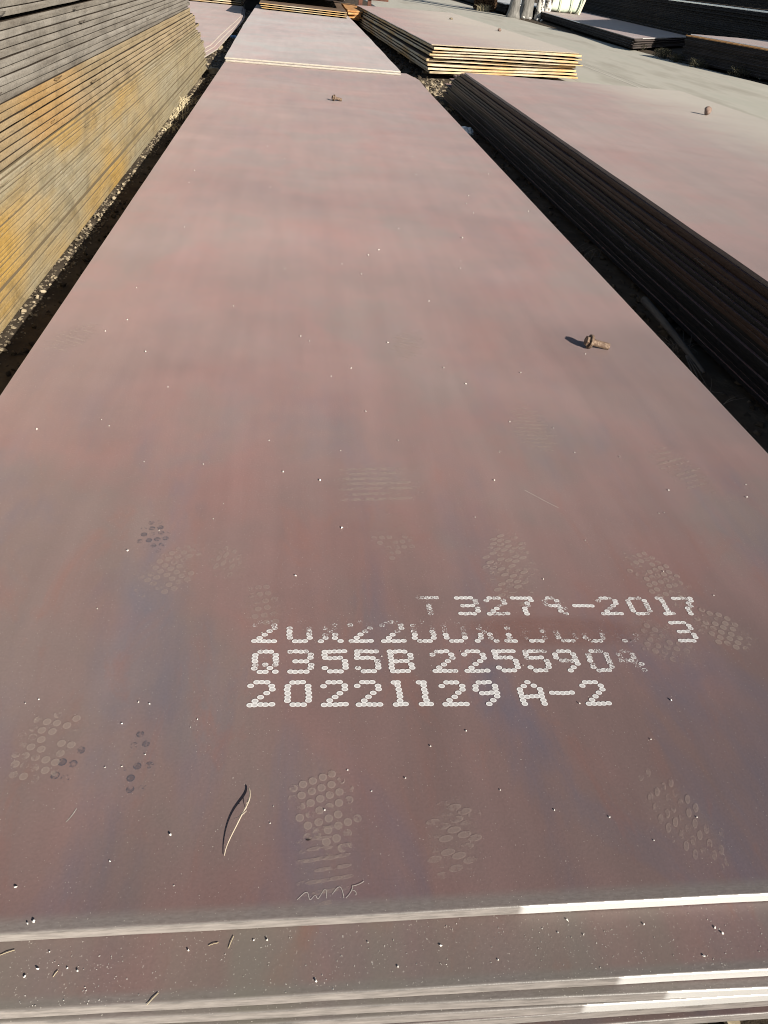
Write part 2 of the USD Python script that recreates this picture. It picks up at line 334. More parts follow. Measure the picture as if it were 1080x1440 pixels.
M_cream = stacked_edge('cream_plate_end', [(.3, (.27, .175, .085)), (.46, (.44, .36, .24)), (.62, (.56, .49, .37))], yellow=(.50, .29, .095), flakes=.5, far=(60, 90),
                       top=[(.3, (.10, .065, .045)), (.7, (.20, .14, .10))])  # inner plate tops darkened to paint shade into the gaps
M_ground = simple('dirt_ground', [(.25, (.04, .031, .023)), (.45, (.062, .048, .035)), (.6, (.09, .071, .052)), (.8, (.14, .113, .083))], scale=5.0, bump=.8, dist=.03, rough=.95, spec=.1, detail=9.0)
M_road = simple('pale_concrete', [(.25, (.29, .265, .215)), (.42, (.37, .345, .29)), (.5, (.43, .405, .345)), (.58, (.40, .385, .325)), (.75, (.48, .45, .39))], scale=.75, stretch=(1.3, .3, 1), bump=.15, dist=.01, rough=.9, spec=.2, detail=9.0)
M_joint = simple('joint_filler', [(.3, (.5, .46, .4)), (.7, (.56, .52, .45))], scale=6, rough=.9)
M_darkgravel = simple('shade_dark_gravel', [(.25, (.03, .024, .018)), (.5, (.055, .044, .033)), (.75, (.09, .073, .055))], scale=22.0, bump=.4, dist=.004, rough=.95, spec=.1)  # darker copy of the gravel, the shade of the gaps painted in
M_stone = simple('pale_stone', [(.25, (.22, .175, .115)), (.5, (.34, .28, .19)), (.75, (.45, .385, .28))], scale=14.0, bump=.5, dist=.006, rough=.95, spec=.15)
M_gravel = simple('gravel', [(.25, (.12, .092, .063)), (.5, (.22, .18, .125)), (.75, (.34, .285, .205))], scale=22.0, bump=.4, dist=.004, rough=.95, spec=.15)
M_grit = simple('white_grit', [(.3, (.70, .66, .60)), (.7, (.86, .83, .78))], scale=200.0, rough=.8)
M_bolt = simple('rusty_bolt', [(.3, (.075, .045, .03)), (.5, (.15, .10, .07)), (.7, (.34, .25, .175))], scale=120.0, bump=.5, dist=.002, rough=.75)
M_brownstone = simple('brown_stone', [(.3, (.15, .10, .08)), (.7, (.27, .19, .155))], scale=40, rough=.85)
M_rust = simple('orange_rust', [(.25, (.28, .12, .04)), (.5, (.47, .24, .09)), (.75, (.60, .38, .18))], scale=9.0, rough=.85)
M_rustdark = simple('dark_rust_beam', [(.3, (.075, .03, .022)), (.7, (.15, .065, .04))], scale=9.0, rough=.8)
M_wood = simple('weathered_timber', [(.25, (.15, .115, .085)), (.5, (.24, .19, .145)), (.75, (.33, .27, .21))], scale=6.0, stretch=(8, 1, 8), bump=.5, rough=.9)
M_dimwood = simple('shade_dark_wood', [(.3, (.05, .042, .036)), (.7, (.10, .085, .072))], scale=8, stretch=(8, 1, 8), rough=.9)  # pale stick wood darkened to paint in the shade of the gap
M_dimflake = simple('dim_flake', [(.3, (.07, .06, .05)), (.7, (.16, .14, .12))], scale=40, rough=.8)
M_straw = simple('dry_straw', [(.3, (.42, .34, .20)), (.7, (.62, .54, .37))], scale=40, rough=.9)
M_twig = simple('pale_twig', [(.3, (.42, .34, .25)), (.7, (.66, .57, .44))], scale=90, rough=.9)
M_leaf = simple('dead_leaf', [(.3, (.05, .035, .02)), (.7, (.11, .075, .045))], scale=60, rough=.8)
M_bark = simple('grey_bark', [(.25, (.08, .076, .068)), (.5, (.17, .162, .148)), (.75, (.28, .268, .245))], scale=4.5, stretch=(3, 3, .7), bump=.8, dist=.03, rough=.95)
M_bark2 = simple('mottled_bark', [(.40, (.045, .04, .035)), (.46, (.10, .09, .08)), (.50, (.56, .54, .49)), (.8, (.66, .64, .59))], scale=5.5, stretch=(1.3, 1.3, .9), bump=.6, dist=.02, rough=.9)
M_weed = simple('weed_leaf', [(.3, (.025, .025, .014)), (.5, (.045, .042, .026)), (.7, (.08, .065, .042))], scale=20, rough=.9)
M_brush = simple('dry_brown_bush', [(.3, (.045, .025, .015)), (.7, (.13, .075, .04))], scale=14, rough=.9)
M_tarp = simple('pale_green_tarp', [(.3, (.44, .52, .40)), (.5, (.55, .63, .50)), (.75, (.68, .72, .60))], scale=3.0, rough=.6, bump=.5, dist=.04)
M_strap = simple('cream_strap', [(.3, (.62, .58, .42)), (.7, (.75, .70, .54))], scale=6, rough=.8)
M_white = simple('pale_sheet_steel', [(.3, (.42, .42, .42)), (.7, (.56, .555, .54))], scale=3, rough=.5)
M_shade_top = mill_scale('grey_stack_top', tone=1.25, tint=(.95, 1.08, 1.1), blue=.2, rust_shade_edge=(.07, .06, .055), gloss=.5)
M_lowleft = mill_scale('low_left_plates', smear=.2, tone=1.2, tint=(.98, 1.1, 1.1), blue=.2, rust_shade_edge=(.33, .29, .25), gloss=.62)
M_bag = simple('pale_blue_plastic', [(.3, (.36, .46, .55)), (.7, (.60, .68, .74))], scale=12, rough=.4)
M_blue = simple('blue_plastic', [(.3, (.10, .22, .45)), (.7, (.2, .36, .6))], scale=12, rough=.4)
M_blacktarp = simple('black_timber', [(.3, (.012, .011, .010)), (.7, (.035, .03, .027))], scale=5, rough=.8)
M_scratch = simple('scratch_line', [(.3, (.36, .32, .285)), (.7, (.50, .46, .42))], scale=200, rough=.7)

def worn_mat(name, col, hole, cover, scale, ring=True):
    """Thin paint or dust: worn through in specks, thicker at each dot's rim."""
    N = {'g': ('geometry', {}), 'w': ('attribute', {'attribute': 'wear'}), 'a': ('attribute', {'attribute': 'rim'}),
         'n': ('noise_texture', {'scale': scale, 'detail': 4.0, 'roughness': .7}),
         's': ('math', {'math_type': 'subtract'}), 'f': ('map_range', {'from_min': -.06, 'from_max': .05, 'to_min': 0, 'to_max': cover, 'clamp': True}),
         'h': ('map_range', {'range_type': 'smoothstep', 'from_min': .25, 'from_max': .85, 'to_min': hole, 'to_max': 1, 'clamp': True}), 'k': ('math', {'math_type': 'multiply'}),
         't': ('transparent_bsdf', {}), 'd': ('diffuse_bsdf', {'color': col, 'roughness': .5}), 'x': ('mix_closure', {})}
    L = [('g.position', 'n.vector'), ('n.fac', 's.value1'), ('w.fac', 's.value2'), ('s.value', 'f.value'), ('a.fac', 'h.value'),
         ('f.result', 'k.value1'), ('h.result', 'k.value2'), ('k.value', 'x.fac'), ('t.BSDF', 'x.closure1'), ('d.BSDF', 'x.closure2')]
    return MAT(name, N, L, surface='x.closure')
M_paint = worn_mat('stencil_paint', (.70, .69, .68), .62, .93, 330.0)
M_dust = worn_mat('dusty_print', (.35, .275, .245), .7, .34, 60.0)
M_dustpale = worn_mat('pale_dusty_print', (.39, .315, .275), .7, .38, 60.0)
M_cloud = worn_mat('dust_cloud', (.30, .235, .21), .0, .13, 60.0)
M_redcloud = worn_mat('rust_cloud', (.23, .115, .095), .0, .22, 160.0)
M_dustblue = worn_mat('bluish_print', (.075, .08, .105), .6, .5, 150.0)

def dots(centres, rx, ry, z0, wear, ang=0.0, n=14, ring_r=.62):
    V, F, W, R = [], [], [], []
    rings = [(0.0, 0.0), (ring_r, .35), (.86, 1.0), (1.0, .8)]
    for k, (cx, cy) in enumerate(centres):
        a = np.arange(n) * 2 * np.pi / n
        b = len(V)
        z = z0 + (k % 40) * 2.5e-5
        w = wear[k] if np.ndim(wear) else wear
        V.append((cx, cy, z)); W.append(w); R.append(0.0)
        for rr, rim in rings[1:]:
            px, py = rx * rr * np.cos(a), ry * rr * np.sin(a)
            for q in range(n):
                V.append((cx + px[q] * math.cos(ang) - py[q] * math.sin(ang), cy + px[q] * math.sin(ang) + py[q] * math.cos(ang), z)); W.append(w); R.append(rim)
        for q in range(n):
            q2 = (q + 1) % n
            F.append((b, b + 1 + q, b + 1 + q2))
            for l in range(2):
                o1, o2 = b + 1 + l * n, b + 1 + (l + 1) * n
                F += [(o1 + q, o2 + q, o2 + q2), (o1 + q, o2 + q2, o1 + q2)]
    return (np.array(V), np.array(F)), np.array(W), np.array(R)

def worn(name, data, mat, parent, **kw):
    geo, W, R = data
    pr = obj(name, geo, mat, parent, **kw)
    api = UsdGeom.PrimvarsAPI(pr)
    api.CreatePrimvar('wear', Sdf.ValueTypeNames.FloatArray, 'vertex').Set(Vt.FloatArray.FromNumpy(W.astype(np.float32)))
    api.CreatePrimvar('rim', Sdf.ValueTypeNames.FloatArray, 'vertex').Set(Vt.FloatArray.FromNumpy(R.astype(np.float32)))
    return pr

G = -0.23
# ------------------------------------------------------------------ ground and road
gx = np.concatenate([[-400, -150, -60, -25, -12], np.arange(-6, 16.1, .22), [20, 30, 60, 150, 400]])
gy = np.concatenate([[-200, -60, -20, -8], np.arange(-3, 26.1, .22), [30, 36, 45, 60, 100, 200, 600]])
X, Y = np.meshgrid(gx, gy, indexing='ij')
Z = G - .012 + .022 * (meshkit.fbm(np.stack([X * 1.3, Y * 1.3, X * 0], -1), 4, 3) - .5)
nx, ny = X.shape
idx = np.arange(nx * ny).reshape(nx, ny)
quads = np.stack([idx[:-1, :-1], idx[1:, :-1], idx[1:, 1:], idx[:-1, 1:]], -1).reshape(-1, 4)
obj('ground', (np.stack([X, Y, Z], -1).reshape(-1, 3), quads), M_ground, smooth=True, kind='structure', label='bare tan dirt ground under the stacks')
road_pts = outline([(3.2, -30), (9.3, -30), (9.25, 16), (8.75, 23.5), (8.2, 34), (7.4, 60), (2.0, 60), (2.6, 22)], 2.0, .04, .4, 5)
road = obj('road', slab(road_pts, G + .004, [(0, .02), (.02, 0), (.06, -.02)]), M_road, smooth=20, kind='structure', label='pale dusty concrete road between the stacks')
for (ax, ay, bx_, by_, wd) in [(5.4, 6, 5.3, 40, .035), (5.62, 6, 5.5, 40, .02), (4.4, 9, 4.1, 30, .012)]:
    pts = np.array([(ax, ay), (ax + wd, ay), (bx_ + wd, by_), (bx_, by_)])
    obj('joint_strip', slab(pts, G + .0065, [(0, 0), (.001, 0)]), M_joint, road)

# ------------------------------------------------------------------ the main stack
def edge_levels(t, r=.004, lip=.001):
    a = np.linspace(0, np.pi / 2, 6)
    lv = [(r * (1 - math.cos(q)), r * (1 - math.sin(q))) for q in a]
    return lv + [(t - .002, -lip), (t, -lip + .003)]
T_ = .02
main = thing('steel_plate', (0, 0, 0), label='large reddish brown steel plate with white stencilled numbers, topmost of the central stack', cat='steel plate')
quad = [(-1.1, 0.002), (1.1, -.002), (1.1, 8.3), (1.115, 9.3), (1.03, 9.78), (-1.1, 9.6)]
obj('plate_body', slab(outline(quad, .05, .0012, 6, 1), 0, edge_levels(T_)), M_top, main, smooth=35)

FONT = {'0': ['01110', '10001', '10001', '10001', '10001', '10001', '01110'], '1': ['01100', '00100', '00100', '00100', '00100', '00100', '01110'],
        '2': ['01110', '10001', '00001', '00010', '00100', '01000', '11111'], '3': ['11110', '00001', '00001', '01110', '00001', '00001', '11110'],
        '4': ['01100', '10010', '10010', '11110', '00011', '00010', '00001'], '5': ['11111', '10000', '11110', '00001', '00001', '10001', '01110'],
        '7': ['11111', '00001', '00010', '00010', '00100', '00100', '00100'], '9': ['01110', '10001', '10001', '01111', '00001', '00010', '00100'],
        'A': ['00100', '01010', '10001', '10001', '11111', '10001', '10001'], 'B': ['11110', '10001', '10001', '11110', '10001', '10001', '11110'],
        'Q': ['01110', '10001', '10001', '10001', '10101', '10010', '01101'], 'T': ['11111', '00100', '00100', '00100', '00100', '00100', '00100'],
        'X': ['10001', '01010', '01010', '00100', '01010', '01010', '10001'], '-': ['00000', '00000', '00000', '11111', '00000', '00000', '00000']}
ROWS = [
    ('T3274-2017', .578, .636, 0.0, [-.011, .071, .132, .192, .259, .322, .379, .447, .507, .556], [.50, .36, .40, .38, .45, .28, .40, .40, .36, .36], 0.03),
    ('20X2200X100003', .505, .567, -.006, [-.344, -.277, -.218, -.158, -.095, -.033, .030, .091, .140, .193, .259, .316, .388, .517], [.30, .32, .33, .31, .27, .33, .30, .36, .34, .42, .46, .48, .52, .34], .34),
    ('Q355B2255904', .430, .490, -.009, [-.340, -.275, -.211, -.150, -.086, -.005, .057, .119, .181, .240, .307, .371], [.33, .33, .32, .32, .31, .32, .29, .31, .36, .38, .42, .46], .03),
    ('20221129A-2', .356, .417, -.018, [-.345, -.280, -.215, -.154, -.098, -.051, .002, .064, .148, .208, .270], [.22, .25, .24, .24, .24, .24, .23, .25, .24, .25, .24], .0)]
for text, yb, yt, sl, xs, wears, fade in ROWS:
    for ch, cx, w in zip(text, xs, wears):
        cen, wr = [], []
        rows = FONT[ch]
        pitch_x = .0094 if ch != '1' else .0078
        pitch_y = (yt - yb - .011) / 6
        for r_i, row in enumerate(rows):
            for c_i, bit in enumerate(row):
                if bit == '1':
                    cen.append((cx + (c_i - 2) * pitch_x + rnd.uniform(-.0009, .0009), yb + .0055 + (6 - r_i) * pitch_y + sl * (cx + .345) * .9 + rnd.uniform(-.0006, .0006)))
                    f_ = fade * ((6 - r_i) / 6.0) if ch != '3' or fade < .2 else 0.0
                    wr.append(w + .03 + f_ + rnd.uniform(-.10, .10))
        worn('stencil_character', dots(cen, .0061, .0048, .0005, np.array(wr)), M_paint, main)

# boot prints: soles of round studs, bars or chevrons, left in dust
def sole(cx, cy, L, Wd, ang, kind, pitch, size, mat, wear, part=(0, 1)):
    cen = []
    ca, sa = math.cos(ang), math.sin(ang)
    ny_ = int(L / pitch) + 1
    for a in range(ny_):
        t = a / max(1, ny_ - 1)
        if not part[0] <= t <= part[1]:
            continue
        wid = Wd * (.8 + .3 * math.sin(math.pi * min(1, t * 1.15))) * (1 if .1 < t < .92 else .7)
        nx_ = int(wid / pitch)
        for b in range(nx_ + 1):
            x = (b - nx_ / 2 + (.5 if a % 2 else 0)) * pitch
            y = (t - .5) * L
            if abs(x) > wid / 2 + .3 * pitch or rnd.random() < .1:
                continue
            cen.append((cx + x * ca - y * sa + rnd.uniform(-.001, .001), cy + x * sa + y * ca + rnd.uniform(-.001, .001)))
    wr = np.array([wear - .06 + rnd.uniform(-.1, .12) + .16 * min(1.3, math.hypot((x - cx) / (.6 * Wd), (y - cy) / (.6 * L))) ** 2 for x, y in cen])
    rx, ry = {'stud': (size, size), 'bar': (size * 2.1, size * .5), 'chev': (size * 1.3, size * .6)}[kind]
    a2 = ang + {'stud': 0, 'bar': .05, 'chev': .6}[kind]
    worn('boot_print', dots(cen, rx, ry, .00025, wr, a2, n=10), mat, main)
PR = [(-.245, .178, .17, .085, .35, 'stud', .0165, .0068, M_dustpale, .38, (0, .78)), (-.245, .075, .11, .07, .1, 'bar', .015, .006, M_dust, .46, (0, 1)),
      (-.681, .306, .15, .08, -.25, 'stud', .0165, .0068, M_dustpale, .38, (0, .8)), (-.640, .255, .05, .04, -.25, 'stud', .018, .007, M_dustblue, .46, (0, 1)),
      (-.533, .256, .10, .04, .1, 'stud', .018, .0065, M_dustblue, .44, (0, 1)), (-.545, .716, .18, .09, -.7, 'stud', .017, .007, M_dust, .42, (0, 1)),
      (-.597, .821, .10, .06, .2, 'stud', .018, .007, M_dustblue, .50, (0, 1)), (-.065, .858, .20, .09, .1, 'stud', .018, .007, M_dust, .42, (0, .45)),
      (-.082, 1.045, .22, .16, .08, 'bar', .022, .012, M_dust, .44, (.2, .8)), (.189, .736, .24, .10, -.2, 'chev', .017, .008, M_dustpale, .44, (0, 1)),
      (.525, .692, .20, .09, .35, 'stud', .017, .007, M_dustpale, .42, (0, 1)), (.605, .535, .14, .08, .9, 'stud', .017, .007, M_dustpale, .42, (0, 1)),
      (.399, 1.356, .26, .10, 0, 'bar', .02, .009, M_dust, .45, (0, 1)), (-.046, .11, .13, .07, -.4, 'chev', .017, .009, M_dust, .47, (0, 1)),
      (.334, .125, .17, .08, .5, 'chev', .017, .007, M_dust, .46, (0, 1)), (-.35, .60, .12, .07, .2, 'stud', .018, .007, M_dust, .46, (0, 1)),
      (-1.0, 1.824, .25, .10, -.5, 'bar', .02, .009, M_dust, .46, (0, 1)), (-.43, .74, .12, .07, .6, 'chev', .018, .008, M_dust, .50, (0, 1)),
      (.46, .50, .16, .09, .9, 'stud', .017, .007, M_dust, .48, (0, 1)), (.78, 1.15, .24, .10, .4, 'bar', .02, .009, M_dust, .50, (0, 1)),
      (.10, 1.9, .26, .10, -.3, 'bar', .022, .010, M_dust, .50, (0, 1))]
def cloud(cx, cy, rx, ry, ang, mat, wear, z):
    n, V, R_ = 20, [(cx, cy, z)], [1.0]
    F = []
    for l, (q, rim) in enumerate([(.45, .85), (.75, .5), (1.0, .2)]):
        for k in range(n):
            a = k * 2 * math.pi / n
            x, y = rx * q * math.cos(a), ry * q * math.sin(a)
            V.append((cx + x * math.cos(ang) - y * math.sin(ang), cy + x * math.sin(ang) + y * math.cos(ang), z)); R_.append(rim)
    for k in range(n):
        k2 = (k + 1) % n
        F.append((0, 1 + k, 1 + k2))
        for l in range(2):
            a, b = 1 + l * n, 1 + (l + 1) * n
            F += [(a + k, b + k, b + k2), (a + k, b + k2, a + k2)]
    worn('dust_smear' if mat is M_cloud else 'rust_smear', ((np.array(V), np.array(F)), np.full(len(V), wear), np.array(R_)), mat, main)
for k, a in enumerate(PR):
    if a[8] is not M_dustblue:
        cloud(a[0], a[1], a[3] * .75, a[2] * .62, a[4], M_cloud, .40, .00016 + k * 2e-6)
cloud(.24, .535, .26, .055, -.02, M_redcloud, .40, .0002)
for k, a in enumerate(PR):
    sole(*a[:9], a[9] + .02, a[10])

def ribbon(pts, w, z):
    P = np.array(pts, float)
    t = np.gradient(P, axis=0); t /= np.linalg.norm(t, axis=1)[:, None]
    nrm = np.c_[-t[:, 1], t[:, 0]] * w / 2
    V = np.vstack([np.c_[P + nrm, np.full(len(P), z)], np.c_[P - nrm, np.full(len(P), z)]])
    n = len(P)
    F = []
    for i in range(n - 1):
        F += [(i, n + i, n + i + 1), (i, n + i + 1, i + 1)]
    return trimesh.Trimesh(V, F, process=False)
def curve(pts, n=5):
    from scipy.interpolate import make_interp_spline
    P = np.array(pts, float)
    k = min(3, len(P) - 1)
    return make_interp_spline(np.arange(len(P)), P, k)(np.linspace(0, len(P) - 1, n * (len(P) - 1) + 1))
obj('chalk_scribble', join([ribbon(curve(s, 4), 0.0008, .0007 + .0001 * k) for k, s in enumerate([
    [(-.281, .026), (-.272, .034), (-.266, .034), (-.263, .025), (-.256, .031), (-.252, .026), (-.244, .037), (-.240, .026)],
    [(-.232, .031), (-.224, .040), (-.219, .039), (-.216, .025)],
    [(-.213, .025), (-.205, .034), (-.203, .042)], [(-.205, .036), (-.199, .033), (-.199, .028)], [(-.203, .041), (-.194, .043), (-.186, .047)]])]), M_scratch, main,
    label='thin hand-scratched figures near the front edge')
obj('scratch', ribbon(curve([(-.609, .176), (-.613, .165), (-.619, .155)], 4), .0012, .0006), M_scratch, main)
obj('scratch', ribbon([(.30, 1.03), (.345, .98), (.37, .955)], .0012, .0006), M_scratch, main)

FR = {2: (-.0885, -.0108, M_p2, 'dull olive brown steel plate jutting out just below the stencilled top plate'),
      3: (-.1005, -.020, M_p3, 'gritty steel plate whose edge shows third from the top along the front'),
      4: (-.1055, -.0104, M_p4, 'lowest steel plate edge in view along the front, right above the gravel')}
for k in range(2, 11):
    zt = -(k - 1) * .0204
    dx = rnd.uniform(-.010, .006)
    if k in FR:
        y0, sl, mt, lb = FR[k]
        q = [(-1.1 + dx, y0 - sl * -1.1 * -1 if False else y0 + sl * -1.1), (1.1 + dx, y0 + sl * 1.1), (1.1 + dx, 9.7), (-1.1 + dx, 9.62)]
        obj('steel_plate', slab(outline(q, .06, .0012, 6, k), zt, edge_levels(T_)), mt, smooth=35, label=lb, cat='steel plate', group=None)
    else:
        y0 = -.10 + rnd.uniform(-.004, .06)
        q = [(-1.1 + dx, y0), (1.1 + dx, y0 - .01), (1.1 + dx, 9.66 + rnd.uniform(-.08, .08)), (-1.1 + dx, 9.62)]
        obj('steel_plate', slab(outline(q, .15, .0015, 6, k), zt, edge_levels(T_)), M_under, smooth=35,
            label='steel plate buried in the central stack, %s from the top' % ORD[k], cat='steel plate', group='buried plates of the central stack')
for y in (.6, 3.4, 6.4, 9.2):
    obj('timber_bearer', box(-1.06, 1.06, y, y + .1, G - .02, -.205), M_wood, label='timber bearer under the central plate stack', cat='timber', group='bearers under the central stack')

# grey plates lying over the far end
for k, (zt, d, lb) in enumerate([(.042, 0, 'pale grey steel plate lying over the far end of the stencilled plate'), (.021, .035, 'thin grey steel plate just under the pale grey one at the far end')]):
    q = [(-1.1 + d * .3, 9.30 - d), (.925, 9.535 - d * .6), (.885, 13.7), (.80, 19.6), (-1.2, 19.6), (-1.165, 14)]
    obj('steel_plate', slab(outline(q, .25, .008, 1.5, 20 + k), zt, plain_levels(.0195, .004)), M_grey, smooth=35, label=lb, cat='steel plate')
for k in range(9):
    zt = -.001 - k * .0215
    q = [(-1.1 + rnd.uniform(-.02, .02), 9.9), (.93 + rnd.uniform(-.03, .01), 10.0), (.83, 19.6), (-1.18, 19.6)]
    obj('steel_plate', slab(outline(q, .4, .01, 1.5, 30 + k), zt, plain_levels(.0195, .004)), M_grey, smooth=35,
        label='grey steel plate in the low pile under the pale grey plate', cat='steel plate', group='plates under the pale grey plate')

# ------------------------------------------------------------------ the tall stack on the left
z = G + .03
n_left = 0
levels = []
while z < .28:
    t = rnd.uniform(.0115, .0195); levels.append((z, t, 'low', 0)); z += t + rnd.uniform(.0006, .0016)
levels[-1] = (*levels[-1][:2], 'low', 1)
z += .014
while z < .485:
    t = rnd.uniform(.024, .027); levels.append((z, t, 'mid', int(abs(z + t - .405) < .014))); z += t + rnd.uniform(.0006, .0022)
    if abs(z - .405) < .014:
        z += .009
while z < .90:
    t = rnd.uniform(.0245, .0265); levels.append((z, t, 'top', int(abs(z + t - .735) < .014))); z += t + rnd.uniform(.001, .003)
    if abs(z - .735) < .014:
        z += .014
LM = {'low': M_leftlow, 'mid': M_leftmid, 'top': M_lefttop}
LL = {'low': ('ochre rusted steel plate edge in the lower half of the tall left stack', 'ochre plates low in the tall left stack'),
      'mid': ('tan rusted steel plate between the ochre and the grey plates of the left stack', 'tan plates in the middle of the left stack'),
      'top': ('thick grey steel plate in the upper part of the tall left stack', 'grey plates high in the tall left stack')}
for k, (zb, t, kind, rec) in enumerate(levels):
    zt = zb + t
    far = float(np.interp(zt, [-.2, .11, .39, .57, .9], [10.15, 9.85, 9.2, 8.7, 8.2])) + rnd.uniform(-.16, .12)
    xf = -1.392 + rnd.uniform(-.0022, .0022) - (.004 if kind == 'top' and k % 2 else 0) + (-.008 if rnd.random() < .08 else 0) - .006 * rec
    q = [(-3.6, .3 + rnd.uniform(-.05, .05)), (xf, .3 + rnd.uniform(-.05, .05)), (xf + rnd.uniform(-.01, .01), far), (-3.6, far + rnd.uniform(-.05, .05))]
    lb, gp = LL[kind]
    nth = ORD[[q for q in levels if q[2] == kind].index(levels[k]) + 1]
    lb = {'low': 'thin ochre plate edge in the left stack, %s layer up from the stones', 'mid': 'tan plate edge in the left stack, %s layer above the ochre ones', 'top': 'thick grey plate edge in the left stack, %s layer above the tan ones'}[kind] % nth
    obj('steel_plate', slab(outline(q, .07, .0028 if kind == 'low' else .005, 3.0, 40 + k), zt, plain_levels(t, .0016 if kind == 'low' else .0026)), LM[kind], smooth=30, label=lb, cat='steel plate', group=gp)
for y in (1.0, 4.0, 7.0, 9.4):
    obj('timber_bearer', box(-3.5, -1.43, y, y + .1, G - .02, G + .03), M_wood, label='timber bearer under the tall left stack', cat='timber', group='bearers under the left stack')
# scale flakes standing off the edges of the left stack
for k in range(26):
    zb, t, kind, rec = rnd.choice(levels if k < 14 else levels[len(levels) // 2:])
    y = 2.2 + 5.5 * rnd.random() ** 1.6
    L = rnd.uniform(.06, .16) * (1.8 if rnd.random() < .25 else 1)
    n = 9
    pts = []
    top_ = t * rnd.uniform(.5, .95)
    for a in range(n):
        u = a / (n - 1)
        w_ = math.sin(math.pi * min(1, u * 1.05 + .02)) ** .7
        pts.append((y + u * L, zb + top_ - t * (.10 + .42 * w_ * rnd.uniform(.6, 1)), zb + top_ - t * rnd.uniform(0, .08), .001 + .010 * u * w_))
    V = []
    for (yy, a, b, off) in pts:
        V += [(-1.388, yy, a), (-1.386 + off * .5, yy, b)]
    for (yy, a, b, off) in pts:
        V += [(-1.3895, yy, a - .001), (-1.3885 + off * .5, yy, b + .001)]
    F = []
    for i in range(n - 1):
        o, w = 2 * i, 2 * n + 2 * i
        F += [(o, o + 2, o + 3), (o, o + 3, o + 1), (w, w + 3, w + 2), (w, w + 1, w + 3), (o + 1, o + 3, w + 3), (o + 1, w + 3, w + 1), (o, w + 2, o + 2), (o, w, w + 2)]
    obj('scale_flake', (np.array(V), np.array(F)), LM[kind], label='pale flake of scale peeling off the edges of the left stack', cat='flake', group='scale flakes on the left stack')

# low plates beyond the tall left stack
for k in range(3):
    zt = -.155 - k * .022
    q = [(-3.6, 10.6), (-1.70 + .05 * k, 10.9 + k * .03), (-1.56 + .05 * k, 12.5), (-1.53 + .05 * k, 16.0), (-1.53 + .04 * k, 19), (-1.66 + .03 * k, 22.2), (-3.6, 22.0)]
    obj('steel_plate', slab(outline(q, .3, .01, 1, 120 + k), zt, plain_levels(.02, .006), lambda x, y: .02 * np.sin(y * .55) * np.clip((x + 2.4), 0, 1)), M_lowleft, smooth=35,
        label=['pinkish low steel plate with a wavy edge beyond the tall left stack', 'middle one of the low wavy plates beyond the left stack', 'bottom one of the low wavy plates beyond the left stack'][k], cat='steel plate')
for k in range(4):
    zt = -.05 - k * .045
    q = [(-3.8, 22.5), (-1.75, 22.75), (-1.9, 30), (-3.8, 30)]
    obj('steel_plate', slab(outline(q, .5, .01, 1, 130 + k), zt, plain_levels(.025, .006)), M_cream, smooth=35,
        label='cream edged steel plate of the small stack at the far top left', cat='steel plate', group='plates of the small far left stack')

# ------------------------------------------------------------------ back stack on the grey plates
for k in range(4):
    zt = .150 - k * .036
    q = [(-1.06 + rnd.uniform(-.05, .05), 18.15 + .05 * k * 0), (.74 + rnd.uniform(-.03, .03), 17.95), (.78, 27), (-1.2, 27)]
    lv = plain_levels(.015, .003)
    obj('steel_plate', slab(outline(q, .5, .01, 1, 140 + k), zt, lv), M_cream, smooth=35,
        label='bright edged plate of the stack on the pale grey plate, %s from top' % ORD[k + 1], cat='steel plate', group='gapped plates on the pale grey plate')
for k in range(6):
    zt = .46 - k * .03
    q = [(-1.2, 18.95), (.72 + rnd.uniform(-.05, .05), 18.85 + rnd.uniform(-.05, .05)), (.85, 28), (-1.2, 28)]
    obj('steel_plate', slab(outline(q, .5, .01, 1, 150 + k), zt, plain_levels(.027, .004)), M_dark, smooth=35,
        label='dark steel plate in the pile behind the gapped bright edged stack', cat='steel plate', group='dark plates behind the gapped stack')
for k in range(5):
    zt = .14 - k * .035
    q = [(.80, 19.0 + rnd.uniform(-.2, .2)), (1.12 + rnd.uniform(-.06, .06), 19.1 + rnd.uniform(-.1, .1)), (1.15, 22), (.80, 22)]
    obj('rusty_offcut', slab(outline(q, .2, .02, 3, 160 + k), zt, plain_levels(.03, .004)), M_rust, smooth=35,
        label='orange rusty steel offcut piled at the right end of the gapped stack', cat='offcut', group='orange offcuts beside the gapped stack')
tr = thing('rusty_trestle', (1.28, 21.3, G), label='dark red rusty steel trestle behind the orange offcuts', cat='trestle')
obj('beam', box(-1.0, .62, -.08, .08, .52, .64), M_rustdark, tr)
for dx in (-.1, .12):
    obj('leg', box(dx, dx + .09, -.05, .05, 0, .518), M_rustdark, tr)
obj('foot', box(-.18, .3, -.12, .12, -.02, .03), M_rustdark, tr)
obj('dark_timber', join([box(-1.62, -1.27, 22.4, 22.75, G - .02, .02), box(-1.75, -1.22, 22.35, 22.7, .023, .13)]), M_blacktarp, label='black timber block at the far left corner of the gapped stack', cat='timber')
mound = lump((1.18, 20.2, G - .06), .55, 71, .32)
obj('dirt_mound', mound, M_ground, smooth=True, label='small tan dirt mound in front of the rusty trestle', cat='dirt mound')

